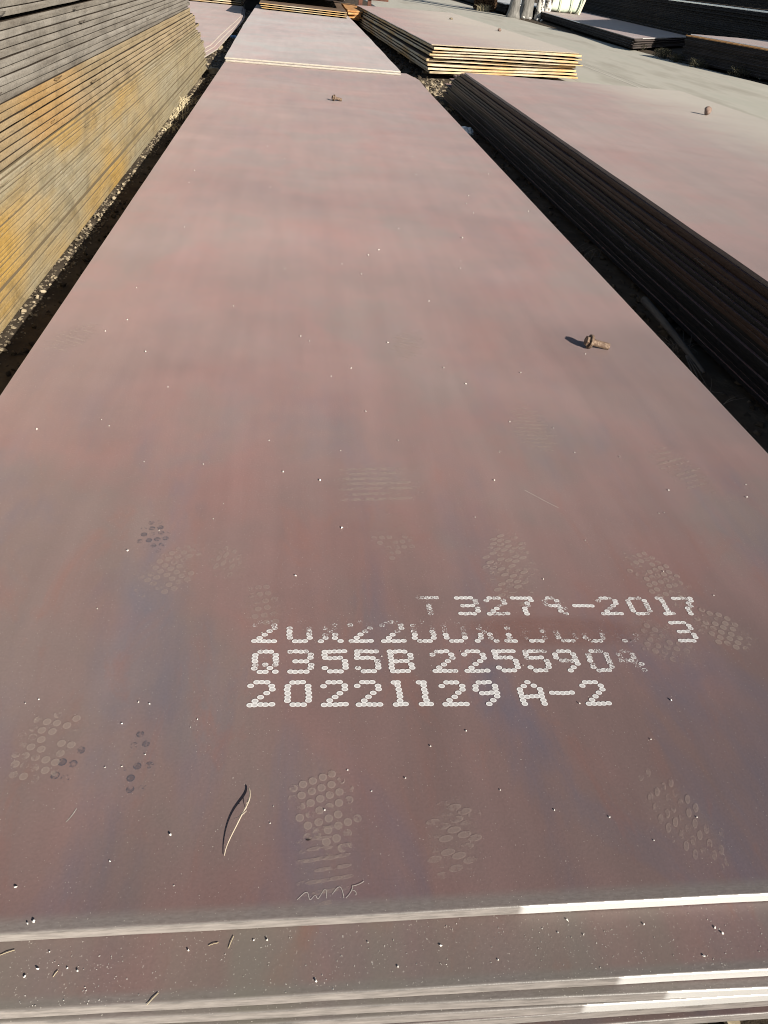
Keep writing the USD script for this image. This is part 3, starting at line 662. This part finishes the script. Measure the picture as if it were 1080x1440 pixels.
# ------------------------------------------------------------------ right stack (side face in shade)
M_rs = mill_scale('mill_scale_right_sides', tone=.95, blue=.3, rust_shade_edge=(.014, .012, .011), gloss=.75, spec=.05, sheen=0)  # side faces coloured near-black to deepen their shade
M_rs2 = mill_scale('mill_scale_right_brown_sides', tone=.95, blue=.3, rust_shade_edge=(.040, .022, .015), gloss=.75, spec=.05, sheen=0)  # rust brown sides, darkened for the same painted shade
nR = 19
for k in range(nR):
    t = .0205
    zt = .2 - k * (t + .0007)
    off = 0 if k == 0 else rnd.uniform(-.012, .022) + (.03 if rnd.random() < .18 else 0) - .0009 * k
    far = [8.42, 8.55, 8.7][k] if k < 3 else 8.75 + .055 * k + rnd.uniform(-.28, .18)
    q = [(1.565 + off, -1.2 + rnd.uniform(-.1, .1)), (4.33, -1.2), (4.02, far + .25), (1.468 + off, far)]
    lb = {0: 'wide dusty pink steel plate, topmost of the shaded stack on the right'}.get(k, 'dark plate in the shaded right stack, %s one under its pink top plate' % ORD[max(k, 1)])
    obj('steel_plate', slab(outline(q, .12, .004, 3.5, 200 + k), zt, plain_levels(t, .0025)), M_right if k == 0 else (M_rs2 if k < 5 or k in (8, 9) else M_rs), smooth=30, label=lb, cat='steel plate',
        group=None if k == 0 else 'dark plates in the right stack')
for y in (.2, 3.0, 6.0, 8.0):
    obj('timber_bearer', box(1.66, 4.0, y, y + .1, G - .02, -.204), M_wood, label='timber bearer under the shaded right stack', cat='timber', group='bearers under the right stack')
for k in range(26):
    y = rnd.uniform(1.6, 7.5)
    zz = rnd.uniform(-.1, .17)
    L = rnd.uniform(.03, .22)
    P = [(1.555 - .0115 * yy - .012 - rnd.uniform(0, .006), yy, zz + rnd.uniform(-.002, .002)) for yy in np.linspace(y, y + L, 6)]
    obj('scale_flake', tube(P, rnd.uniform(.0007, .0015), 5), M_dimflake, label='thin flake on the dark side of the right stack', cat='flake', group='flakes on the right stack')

# ------------------------------------------------------------------ far stack behind it, its ends lit
nF = 9
FT = [(.014, .014), (.032, .016), (.016, .015), (.032, .011), (.016, .020), (.032, .017), (.030, .016), (.028, .016), (.028, .01)]
for k in range(nF):
    t = FT[k][0]
    zt = .2 - sum(a + b for a, b in FT[:k])
    o1, o2 = (0, 0) if k == 0 else (rnd.uniform(-.05, .05), rnd.uniform(-.08, .06))
    q = [(1.575 + o1, 11.57 + o2), (4.13 + o1 + rnd.uniform(-.03, .03), 12.72 + o2 + rnd.uniform(-.03, .03)), (3.55, 21.5), (1.07 + o1 * .4, 20.3)]
    lb = 'wide dusty steel plate, topmost of the bright ended stack beyond the right one' if k == 0 else 'sunlit cream plate end in the far gapped stack, %s below its top' % ORD[k]
    obj('steel_plate', slab(outline(q, .15, .012, 2.2, 230 + k), zt, plain_levels(t, .004), (lambda x, y, k=k: .006 * np.sin(x * 1.9 + k) * (k > 0))), M_cream if k else M_far, smooth=30, label=lb, cat='steel plate',
        group=None if k == 0 else 'cream ended plates of the far gapped stack')
for k in range(7):
    y = 11.9 + k * 1.3
    obj('timber_bearer', box(1.62 - .05 * k, 3.9 - .06 * k, y + .5, y + .6, G - .02, G + .015), M_wood, label='timber bearer under the bright ended far stack', cat='timber', group='bearers under the far stack')

# ------------------------------------------------------------------ shaded stacks across the road
def stack(quad, ztop, n, t, gap, mtop, mside, label_top, label, group, jit=.03, step=.4, seed=300):
    for k in range(n):
        j = lambda: rnd.uniform(-jit, jit) if k else 0
        q = [(x + j(), y + j()) for x, y in quad]
        if mside == M_rust and k == 1:
            q = [(x - .13 * (x < 10.6), y - .02) for x, y in quad]
        obj('steel_plate', slab(outline(q, step, .01, 1.2, seed + k), ztop - k * (t + gap), plain_levels(t, .004)), mtop if k == 0 else mside, smooth=30,
            label=label_top if k == 0 else (label + (', %s from its top' % ORD[k + 1] if n > 2 else '')), cat='steel plate', group=None if k == 0 else group)
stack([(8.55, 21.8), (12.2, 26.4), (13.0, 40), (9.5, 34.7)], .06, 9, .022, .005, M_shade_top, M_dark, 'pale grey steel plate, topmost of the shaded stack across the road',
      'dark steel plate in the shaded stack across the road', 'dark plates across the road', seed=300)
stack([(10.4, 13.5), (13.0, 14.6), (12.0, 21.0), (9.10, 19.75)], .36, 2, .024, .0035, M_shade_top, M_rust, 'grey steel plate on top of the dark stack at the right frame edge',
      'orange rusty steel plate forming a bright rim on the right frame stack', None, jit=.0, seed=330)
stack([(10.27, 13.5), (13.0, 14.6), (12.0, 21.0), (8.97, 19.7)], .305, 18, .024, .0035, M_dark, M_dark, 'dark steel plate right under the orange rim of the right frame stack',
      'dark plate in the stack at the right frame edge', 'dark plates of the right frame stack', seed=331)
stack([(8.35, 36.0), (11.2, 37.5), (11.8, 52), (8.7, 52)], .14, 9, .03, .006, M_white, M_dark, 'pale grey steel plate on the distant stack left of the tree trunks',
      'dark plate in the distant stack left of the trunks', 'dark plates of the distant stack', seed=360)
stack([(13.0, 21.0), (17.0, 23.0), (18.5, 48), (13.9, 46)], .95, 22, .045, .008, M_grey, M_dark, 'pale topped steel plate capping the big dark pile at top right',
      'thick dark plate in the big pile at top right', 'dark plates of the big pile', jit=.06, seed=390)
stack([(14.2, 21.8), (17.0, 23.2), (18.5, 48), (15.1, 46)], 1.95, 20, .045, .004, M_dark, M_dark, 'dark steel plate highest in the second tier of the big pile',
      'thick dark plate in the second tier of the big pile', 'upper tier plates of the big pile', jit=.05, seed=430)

def shed(c0, c1, c2, c3, h):
    t = thing('steel_shed', (0, 0, 0), label='tall dark corrugated steel shed added unseen beyond the right frame edge to cast shade', cat='shed')
    cs = [np.array(c) for c in (c0, c1, c2, c3)]
    for a, b in zip(cs, cs[1:] + cs[:1]):
        n = int(np.linalg.norm(b - a) / .1)
        d = (b - a) / n
        nr = np.array([d[1], -d[0]]) / np.linalg.norm(d)
        V, F = [], []
        for k in range(n + 1):
            p = a + d * k + nr * (.02 if (k // 2) % 2 else -.02)
            V += [(*p, G - .02), (*p, h)]
            p = p - nr * .02
            V += [(*p, G - .02), (*p, h)]
        for k in range(n):
            o = 4 * k
            F += [(o, o + 4, o + 5), (o, o + 5, o + 1), (o + 2, o + 7, o + 6), (o + 2, o + 3, o + 7)]
        obj('wall_panel', (np.array(V), np.array(F)), M_blacktarp, t)
    obj('roof', slab(outline([np.array(c) * 1.0 for c in (c0, c1, c2, c3)], 1.0), h + .12, [(0, 0), (.1, -.1), (.119, -.1)]), M_dark, t)
shed((15.2, 13.8), (19.5, 18.0), (17.2, 26.8), (13.3, 20.6), 4.1)  # unseen blocker added to shade the stack top across the road

# ------------------------------------------------------------------ trees behind the stacks
def tree(loc, r0, h, mat, label, seed, flare=.35, lean=(0, 0)):
    rr = random.Random(seed)
    t = thing('bare_tree', loc, label=label, cat='tree')
    zz = np.array([-.1, .05, .25, .6, 1.2, 2.0, 3.0, 4.2, h * .62])
    P = np.c_[lean[0] * zz + .03 * np.sin(zz * 2 + seed), lean[1] * zz, zz]
    R = r0 * np.array([1 + flare * 1.3, 1 + flare, 1 + flare * .35, 1.03, .97, .9, .8, .68, .5])
    obj('trunk', tube(P, R, 16, seed, .35), mat, t, smooth=True)
    limbs = []
    for k in range(14):
        z0 = rr.uniform(2.4, h * .62)
        a = rr.uniform(0, 6.28)
        L = rr.uniform(1.2, 2.6)
        b = np.array([lean[0] * z0, lean[1] * z0, z0])
        d = np.array([math.cos(a), math.sin(a), 1.3])
        pts = [b + d * L * u * .6 + np.array([0, 0, .3 * u * u]) for u in np.linspace(0, 1, 6)]
        limbs.append(tube(pts, np.linspace(r0 * .32, .015, 6), 7, k, .2))
        for q in range(5):
            s = pts[rr.randint(2, 5)]
            a2 = rr.uniform(0, 6.28)
            d2 = np.array([math.cos(a2) * .5, math.sin(a2) * .5, 1])
            limbs.append(tube([s + d2 * u for u in np.linspace(0, rr.uniform(.5, 1.1), 4)], np.linspace(.018, .004, 4), 5, q))
    obj('branches', join(limbs), mat, t, smooth=True)
tree((8.22, 34.0, G), .20, 8.5, M_bark, 'grey flared tree trunk at the left end of the row across the road', 5, .35)
tree((8.92, 34.9, G), .26, 9.5, M_bark, 'thick smooth grey tree trunk beside the grey flared one', 6, .12)
tree((9.42, 34.75, G), .155, 8, M_bark2, 'slim black and white mottled trunk next to the thick grey trunk', 8, .2)
tree((9.95, 35.4, G), .155, 8, M_bark2, 'slim black and white mottled trunk nearest the pale green tarp', 11, .25)
for k, (sx, sy) in enumerate([(8.62, 33.9), (8.82, 33.7), (9.1, 33.6), (9.25, 33.55)]):
    obj('white_stone', rock((sx, sy, G), .07, 500 + k, .9), M_grit, label='small white stone at the foot of the tree trunks', cat='stone', group='white stones at the tree trunks')

def tarp_bundle():
    b = trimesh.creation.box(extents=(1.35, 1.0, 1.1))
    for _ in range(4):
        b = b.subdivide()
    v = b.vertices.copy()
    rr = np.linalg.norm(v / np.array([.68, .5, .55]), ord=6, axis=1)[:, None]
    v = v / np.maximum(rr, .6) * 1.0
    d = meshkit.fbm(np.c_[v[:, 0] * 5, v[:, 1] * 5, v[:, 2] * 1.2], 4, 4) - .5
    v *= (1 + .22 * d)[:, None]
    v[:, 2] += .55
    v[:, :2] *= (1.08 - .12 * v[:, 2:3])
    return trimesh.Trimesh(v, b.faces, process=False)
tb = thing('tarp_bundle', (10.75, 36.0, .058), label='pale green tarpaulin bundle standing on the shaded stack behind the tree trunks', cat='bundle')
obj('tarp', tarp_bundle(), M_tarp, tb, smooth=True)
for s in (-.28, .2):
    obj('strap', tube([(s, -.60, .02), (s + .01, -.6, .5), (s + .02, -.57, 1.0)], .022, 6), M_strap, tb)
obj('slanted_batten', tube([(.52, -.66, .0), (.78, -.62, .9)], .05, 6), M_strap, tb)

def blade_tuft(name, loc, n, h, spread, mat, seed, w=.006, **kw):
    rr = random.Random(seed)
    ms = []
    for k in range(n):
        a = rr.uniform(0, 6.28); L = h * rr.uniform(.4, 1.1); s = spread * rr.uniform(.2, 1)
        b = np.array([rr.gauss(0, spread * .35), rr.gauss(0, spread * .35), -.01])
        P = [b + np.array([math.cos(a) * s * u * u, math.sin(a) * s * u * u, L * (u - .25 * u * u)]) for u in np.linspace(0, 1, 4)]
        ms.append(tube(P, np.linspace(w, w * .2, 4), 3))
    m = join(ms); m.apply_translation(loc)
    return obj(name, m, mat, **kw)
def bush(loc, w, h, n, mat, seed, name, leaf=.035, **kw):
    rr = random.Random(seed)
    t = thing(name, loc, **kw)
    stems, V, F = [], [], []
    for k in range(max(8, n // 40)):
        a = rr.uniform(0, 6.28); s = rr.uniform(.2, .5) * w
        stems.append(tube([(0.1 * w * math.cos(a), .1 * w * math.sin(a), -.02), (s * .5 * math.cos(a), s * .5 * math.sin(a), h * .5), (s * math.cos(a), s * math.sin(a), h * rr.uniform(.7, 1))], [.012, .008, .003], 5))
    for k in range(n):
        u = rr.random() ** .5
        a = rr.uniform(0, 6.28)
        c = np.array([math.cos(a) * u * w * .5, math.sin(a) * u * w * .5, h * rr.uniform(.05, 1) * (1 - .35 * u)])
        d1 = np.array([rr.gauss(0, 1) for _ in range(3)]); d1 /= np.linalg.norm(d1)
        d2 = np.cross(d1, [rr.gauss(0, 1) for _ in range(3)]); d2 /= np.linalg.norm(d2) + 1e-9
        b = len(V)
        V += [c - d1 * leaf, c + d2 * leaf * .35, c + d1 * leaf, c - d2 * leaf * .35]
        F += [(b, b + 1, b + 2), (b, b + 2, b + 3)]
    obj('stems', join(stems), mat, t)
    obj('foliage', (np.array(V), np.array(F)), mat, t)
bush((7.75, 37.4, G), 1.0, 1.0, 2600, M_brush, 3, 'dry_bush', .07, label='dry dark brown bush at the far edge of the road', cat='bush')
blade_tuft('dry_grass', (7.55, 36.9, G), 160, .35, .3, M_straw, 4, label='pale dry grass under the brown bush', cat='grass')
for k, (x, y, w, h) in enumerate([(9.0, 22.6, .5, .2), (8.8, 20.3, .5, .25), (9.15, 21.2, .45, .2), (8.95, 18.6, .5, .2), (9.3, 17.3, .5, .2), (9.15, 26, .5, .18), (9.3, 29, .5, .16), (8.85, 19.6, .35, .2)]):
    bush((x, y, G), w, h, 420, M_weed, 40 + k, 'weed', .022, label='low weed in the shade along the dark stacks', cat='weed', group='weeds along the dark stacks')
def crumple(c, s, seed, flat=.45):
    v = ICO2.vertices * (0.55 + .9 * np.abs(meshkit.fbm(ICO2.vertices * 2.6 + seed, 4, seed) - .5) * 2.2 + .1)[:, None]
    v = v * np.array([1.25, .8, flat]) * s
    v[:, 2] -= v[:, 2].min() + .01
    return trimesh.Trimesh(v + np.array(c), ICO2.faces, process=False)
obj('plastic_bag', crumple((9.85, 17.2, G), .30, 3), M_bag, label='crumpled pale blue plastic bag in the shade at right', cat='plastic bag')
obj('plastic_scrap', crumple((-1.36, 14.6, G + .01), .07, 5), M_blue, label='small blue plastic scrap among the stones at far left', cat='scrap')
obj('plastic_scrap', crumple((-1.22, 3.7, G), .05, 6, .2), M_bag, label='pale scrap lying in the dark gap left of the plate', cat='scrap')
obj('plastic_scrap', crumple((1.33, 7.3, G), .07, 7, .8), M_bag, label='pale scrap in the dark gap right of the plate', cat='scrap')

# ------------------------------------------------------------------ stones, gravel, straw
def strip(x0, x1, y0, y1, n, s0, s1, seed):
    rr = random.Random(seed)
    return [rock((rr.uniform(x0, x1), rr.uniform(y0, y1), G - .014), s0 + (s1 - s0) * rr.random() ** 2.5, seed * 1000 + k, .75) for k in range(n)]
gr = strip(-1.43, -1.335, 1.2, 9.6, 2600, .003, .010, 1) + strip(-1.52, -1.08, 9.2, 22, 1500, .008, .026, 2) \
    + strip(1.0, 2.3, 8.8, 11.6, 1100, .008, .04, 4) + strip(-.9, 1.3, -.6, -.05, 900, .004, .016, 6)
obj('gravel', join(gr), M_gravel, kind='stuff', label='loose gravel and dirt crumbs between the stacks')
obj('dark_gravel', join(strip(-1.33, -1.08, 1.0, 9.6, 900, .006, .02, 8) + strip(1.1, 1.65, .2, 9.0, 900, .006, .028, 3) + strip(.95, 1.6, 10.5, 19, 500, .01, .05, 7)), M_darkgravel, kind='stuff', label='gravel coloured dark for the shade in the gaps between the stacks')
for k in range(90):
    y = 1.7 + 7.6 * (k / 90.0) ** 1.35 + rnd.uniform(-.05, .05)
    obj('stone', rock((-1.385 + rnd.uniform(-.022, .022), y, G - .01), rnd.uniform(.006, .017), 700 + k, .7, True), M_stone,
        label='pale stone in the sunlit strip along the foot of the left stack', cat='stone', group='stones along the left stack')
for k in range(34):
    s = .018 + .06 * rnd.random() ** 3
    obj('stone', rock((rnd.uniform(-1.44, -1.1), rnd.uniform(9.8, 15.5), G - .01), s, 800 + k, .8, True), M_stone,
        label='pale stone on the rubble strip beside the pale grey plate', cat='stone', group='stones beside the pale grey plate')
for k in range(46):
    obj('stone', rock((rnd.uniform(.0, .62), rnd.uniform(-.16, -.06), G - .008), rnd.uniform(.008, .02), 900 + k, .8, True), M_stone,
        label='small pale stone below the front edge at bottom right', cat='stone', group='stones below the front edge')
for k in range(40):
    obj('stone', rock((rnd.uniform(1.15, 2.0), rnd.uniform(9.2, 11.3), G - .01), rnd.uniform(.012, .035), 960 + k, .8, True), M_stone,
        label='pale stone on the ground at the foot of the cream ended stack', cat='stone', group='stones at the cream ended stack')
for k, (x, y, n, h) in enumerate([(-1.375, 7.06, 40, .12), (-1.37, 7.5, 46, .16), (-1.37, 7.9, 34, .12), (-1.36, 6.5, 26, .09)]):
    blade_tuft('dry_grass', (x, y, G), n, h, .12, M_straw, 60 + k, .0035, label='pale dry grass tuft at the foot of the left stack', cat='grass', group='dry grass along the left stack')
for k, (x, y) in enumerate([(1.33, 2.0), (1.42, 2.5), (1.28, 4.7), (1.35, 5.2), (1.4, 3.8), (1.3, 1.6), (1.38, 8.9)]):
    blade_tuft('dry_grass', (x, y, G), 24, .08, .10, M_dimflake, 80 + k, .002, label='dry grass wisp in the shaded gap right of the plate', cat='grass', group='dry grass in the right gap')
st = thing('palm_stick', (1.43, 2.55, G + .02), label='long dim split stick lying in the shaded gap at right', cat='stick')
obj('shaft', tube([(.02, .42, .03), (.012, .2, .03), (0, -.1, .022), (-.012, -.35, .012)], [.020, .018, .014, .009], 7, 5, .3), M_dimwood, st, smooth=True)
for q, dx in enumerate((-.03, -.015, .0)):
    obj('splinter', tube([(-.02 + dx * .3, -.2, .018), (-.035 + dx, -.34, .015), (-.05 + dx * 1.6, -.46, .006)], [.003, .0025, .001], 5), M_dimwood, st)

# ------------------------------------------------------------------ small things lying on the plates
GR = [(-.662, .062, 1.5), (-.626, .015, 1.5), (-.633, .013, 1.2), (-.285, .696, 1.5), (-.225, 1.052, 1.8), (-.179, .861, 1.6), (-.466, .128, 1.4), (-.057, .269, 1.1), (-.239, .159, 1), (-.318, 1.086, 1.3), (-.322, .141, .8), (-.449, .333, 1),
      (-.641, .772, 1.4), (-.955, 1.256, 1.6), (.029, 1.902, 1.6), (-.878, 2.285, 1.4), (.087, 2.912, 1.4), (-.242, 1.883, 1.4), (-.91, 1.886, 1.4), (-.759, 1.744, 1.5), (.47, 1.353, 1.4), (.229, 1.07, 1.2), (.413, .356, 1.4), (.7, 1.043, 1.2),
      (.526, 3.185, 1.8), (.233, .352, 1.3), (-.571, .327, 1.1), (-.524, .266, 1.1), (-.582, .245, 1), (-.107, .21, 1), (.126, .145, 1.1), (-.164, .189, .8), (-.473, .888, 1.1), (-.005, 1.254, 1.1), (.253, 1.614, 1.3), (.339, .272, 1), (-.736, .372, 1),
      (-.717, .38, 1), (-.552, .371, 1), (-.533, .367, 1), (.358, .124, .9), (.911, 1.018, 1.2)]
ra = random.Random(21)
for _ in range(36):
    GR.append((ra.uniform(-.9, 1.0), ra.uniform(.05, 1.2), ra.uniform(.6, 1.1)))
for _ in range(40):
    GR.append((ra.uniform(-1.0, 1.05), 1.2 + 4.0 * ra.random() ** 1.5, ra.uniform(.9, 1.5)))
for k, (x, y, s) in enumerate(GR):
    obj('grit_grain', rock((x, y, .0003), (.0015 + .00032 * y) * s, 1100 + k, .9), M_grit, label='tiny white grit grain on the stencilled plate', cat='grit', group='white grit on the stencilled plate')
GR2 = [(-.602, -.015), (-.625, -.043), (-.612, -.035), (-.575, -.036), (-.561, -.04), (-.424, -.023), (-.339, -.015), (-.321, -.016), (-.256, -.07), (-.184, -.026), (-.084, -.036), (.104, -.012), (.086, -.028), (.321, -.034), (.329, -.042), (.122, -.033),
       (.216, -.024), (.287, -.07), (-.008, -.058), (-.146, -.059)]
for k, (x, y) in enumerate(GR2):
    obj('grit_grain', rock((x, y, -.0201), .0013 + .0004 * (k % 3), 1300 + k, .9), M_grit, label='tiny white grit grain on the ledge of the second plate', cat='grit', group='white grit on the second plate')
ms = []
for k in range(260):
    cl = ra.choice([(-.25, .09), (.1, .16), (-.55, .06), (.3, .12), (-.1, .2)])
    ms.append(rock((min(.5, max(-.68, ra.gauss(*cl))), ra.uniform(-.082, -.008), -.0204), ra.uniform(.0003, .0008), 2000 + k, .9))
obj('grit', join(ms), M_grit, kind='stuff', label='fine pale grit dusted over the ledge of the second plate')
tw = thing('twig', (-.372, .145, .0005), label='thin forked pale twig lying on the stencilled plate near the front', cat='twig')
obj('stem', tube(curve([(.016, .053, .004), (.017, .030, .0075), (.009, .008, .010), (0, -.014, .010), (-.009, -.034, .006), (-.0135, -.052, .0015)], 4), np.linspace(.0013, .0006, 21), 6), M_twig, tw, smooth=True)
for P in ([(.009, .010, .010), (.004, .004, .008), (-.004, .003, .005)], [(.006, .003, .010), (.012, .008, .0115), (.015, .012, .010)], [(.016, .033, .007), (.0135, .026, .004), (.014, .02, .002)]):
    obj('side_shoot', tube(P, [.0006, .0005, .0003], 5), M_twig, tw)
lf = crumple((-.531, -.036, -.0201), .006, 9, .6)
obj('dead_leaf', lf, M_leaf, label='tiny dark curled leaf scrap on the second plate ledge', cat='leaf')
for k, (x, y, a, L) in enumerate([(-.369, -.016, 1.2, .016), (-.392, -.017, .2, .013), (-.655, -.013, .3, .018), (-.462, -.078, .8, .018), (-.588, -.042, 1.0, .008)]):
    zz = -.0192
    obj('straw_bit', tube([(x - math.cos(a) * L / 2, y - math.sin(a) * L / 2, zz - .0004), (x, y, zz + .0004), (x + math.cos(a) * L / 2, y + math.sin(a) * L / 2, zz)], .0004, 5), M_straw,
        label='short straw bit on the ledge of the second plate', cat='straw', group='straw bits on the second plate')

def bolt(loc, ang, s, label, cat='bolt'):
    t = thing('rusty_bolt', loc, label=label, cat=cat)
    t_ = UsdGeom.Xformable(t); t_.AddRotateZOp().Set(math.degrees(ang)); t_.AddScaleOp().Set(Gf.Vec3f(s, s, s))
    def cyl(r0, x0, x1, n, rough=.04, seed=1, cz=0.026):
        xs = np.linspace(x0, x1, 5)
        m = tube([(x, 0, cz) for x in xs], r0, n, seed, rough)
        return m
    # axis along +x, resting on the flange rim and the shank end
    tilt = trimesh.transformations.rotation_matrix(.19, (0, 1, 0), (0, 0, .026))
    sh = cyl(.0125, .004, .074, 18); sh.apply_transform(tilt)
    hd = cyl(.026, -.006, .003, 26, .12, 3); hd.apply_transform(tilt)
    nut = cyl(.0185, -.019, -.0061, 6, 0, 4); nut.apply_transform(tilt)
    dz_ = -min(m.vertices[:, 2].min() for m in (sh, hd, nut))
    for m in (sh, hd, nut):
        m.apply_translation((0, 0, dz_ - .0006))
    obj('shank', sh, M_bolt, t, smooth=40); obj('flange', hd, M_bolt, t, smooth=40); obj('hex_head', nut, M_bolt, t, smooth=30)
bolt((.772, 1.938, 0), -.05, .98, 'rusty flanged bolt lying near the right edge of the stencilled plate')
bolt((.045, 7.15, 0), .3, 1.0, 'small pale bolt lying near the far end of the stencilled plate')
obj('round_stone', lump((3.46, 6.83, .2), .030, 55, 1.3), M_brownstone, smooth=True, label='brown round stone on the dusty top of the right stack', cat='stone')
obj('round_stone', lump((3.553, 16.06, .2), .034, 56, .8), M_brownstone, smooth=True, label='small dark stone on the top plate of the bright ended stack', cat='stone')
obj('round_stone', lump((3.0, 18.4, .2), .04, 57, .5), M_gravel, smooth=True, label='tiny pale crumb at the far end of the bright ended stack', cat='stone')
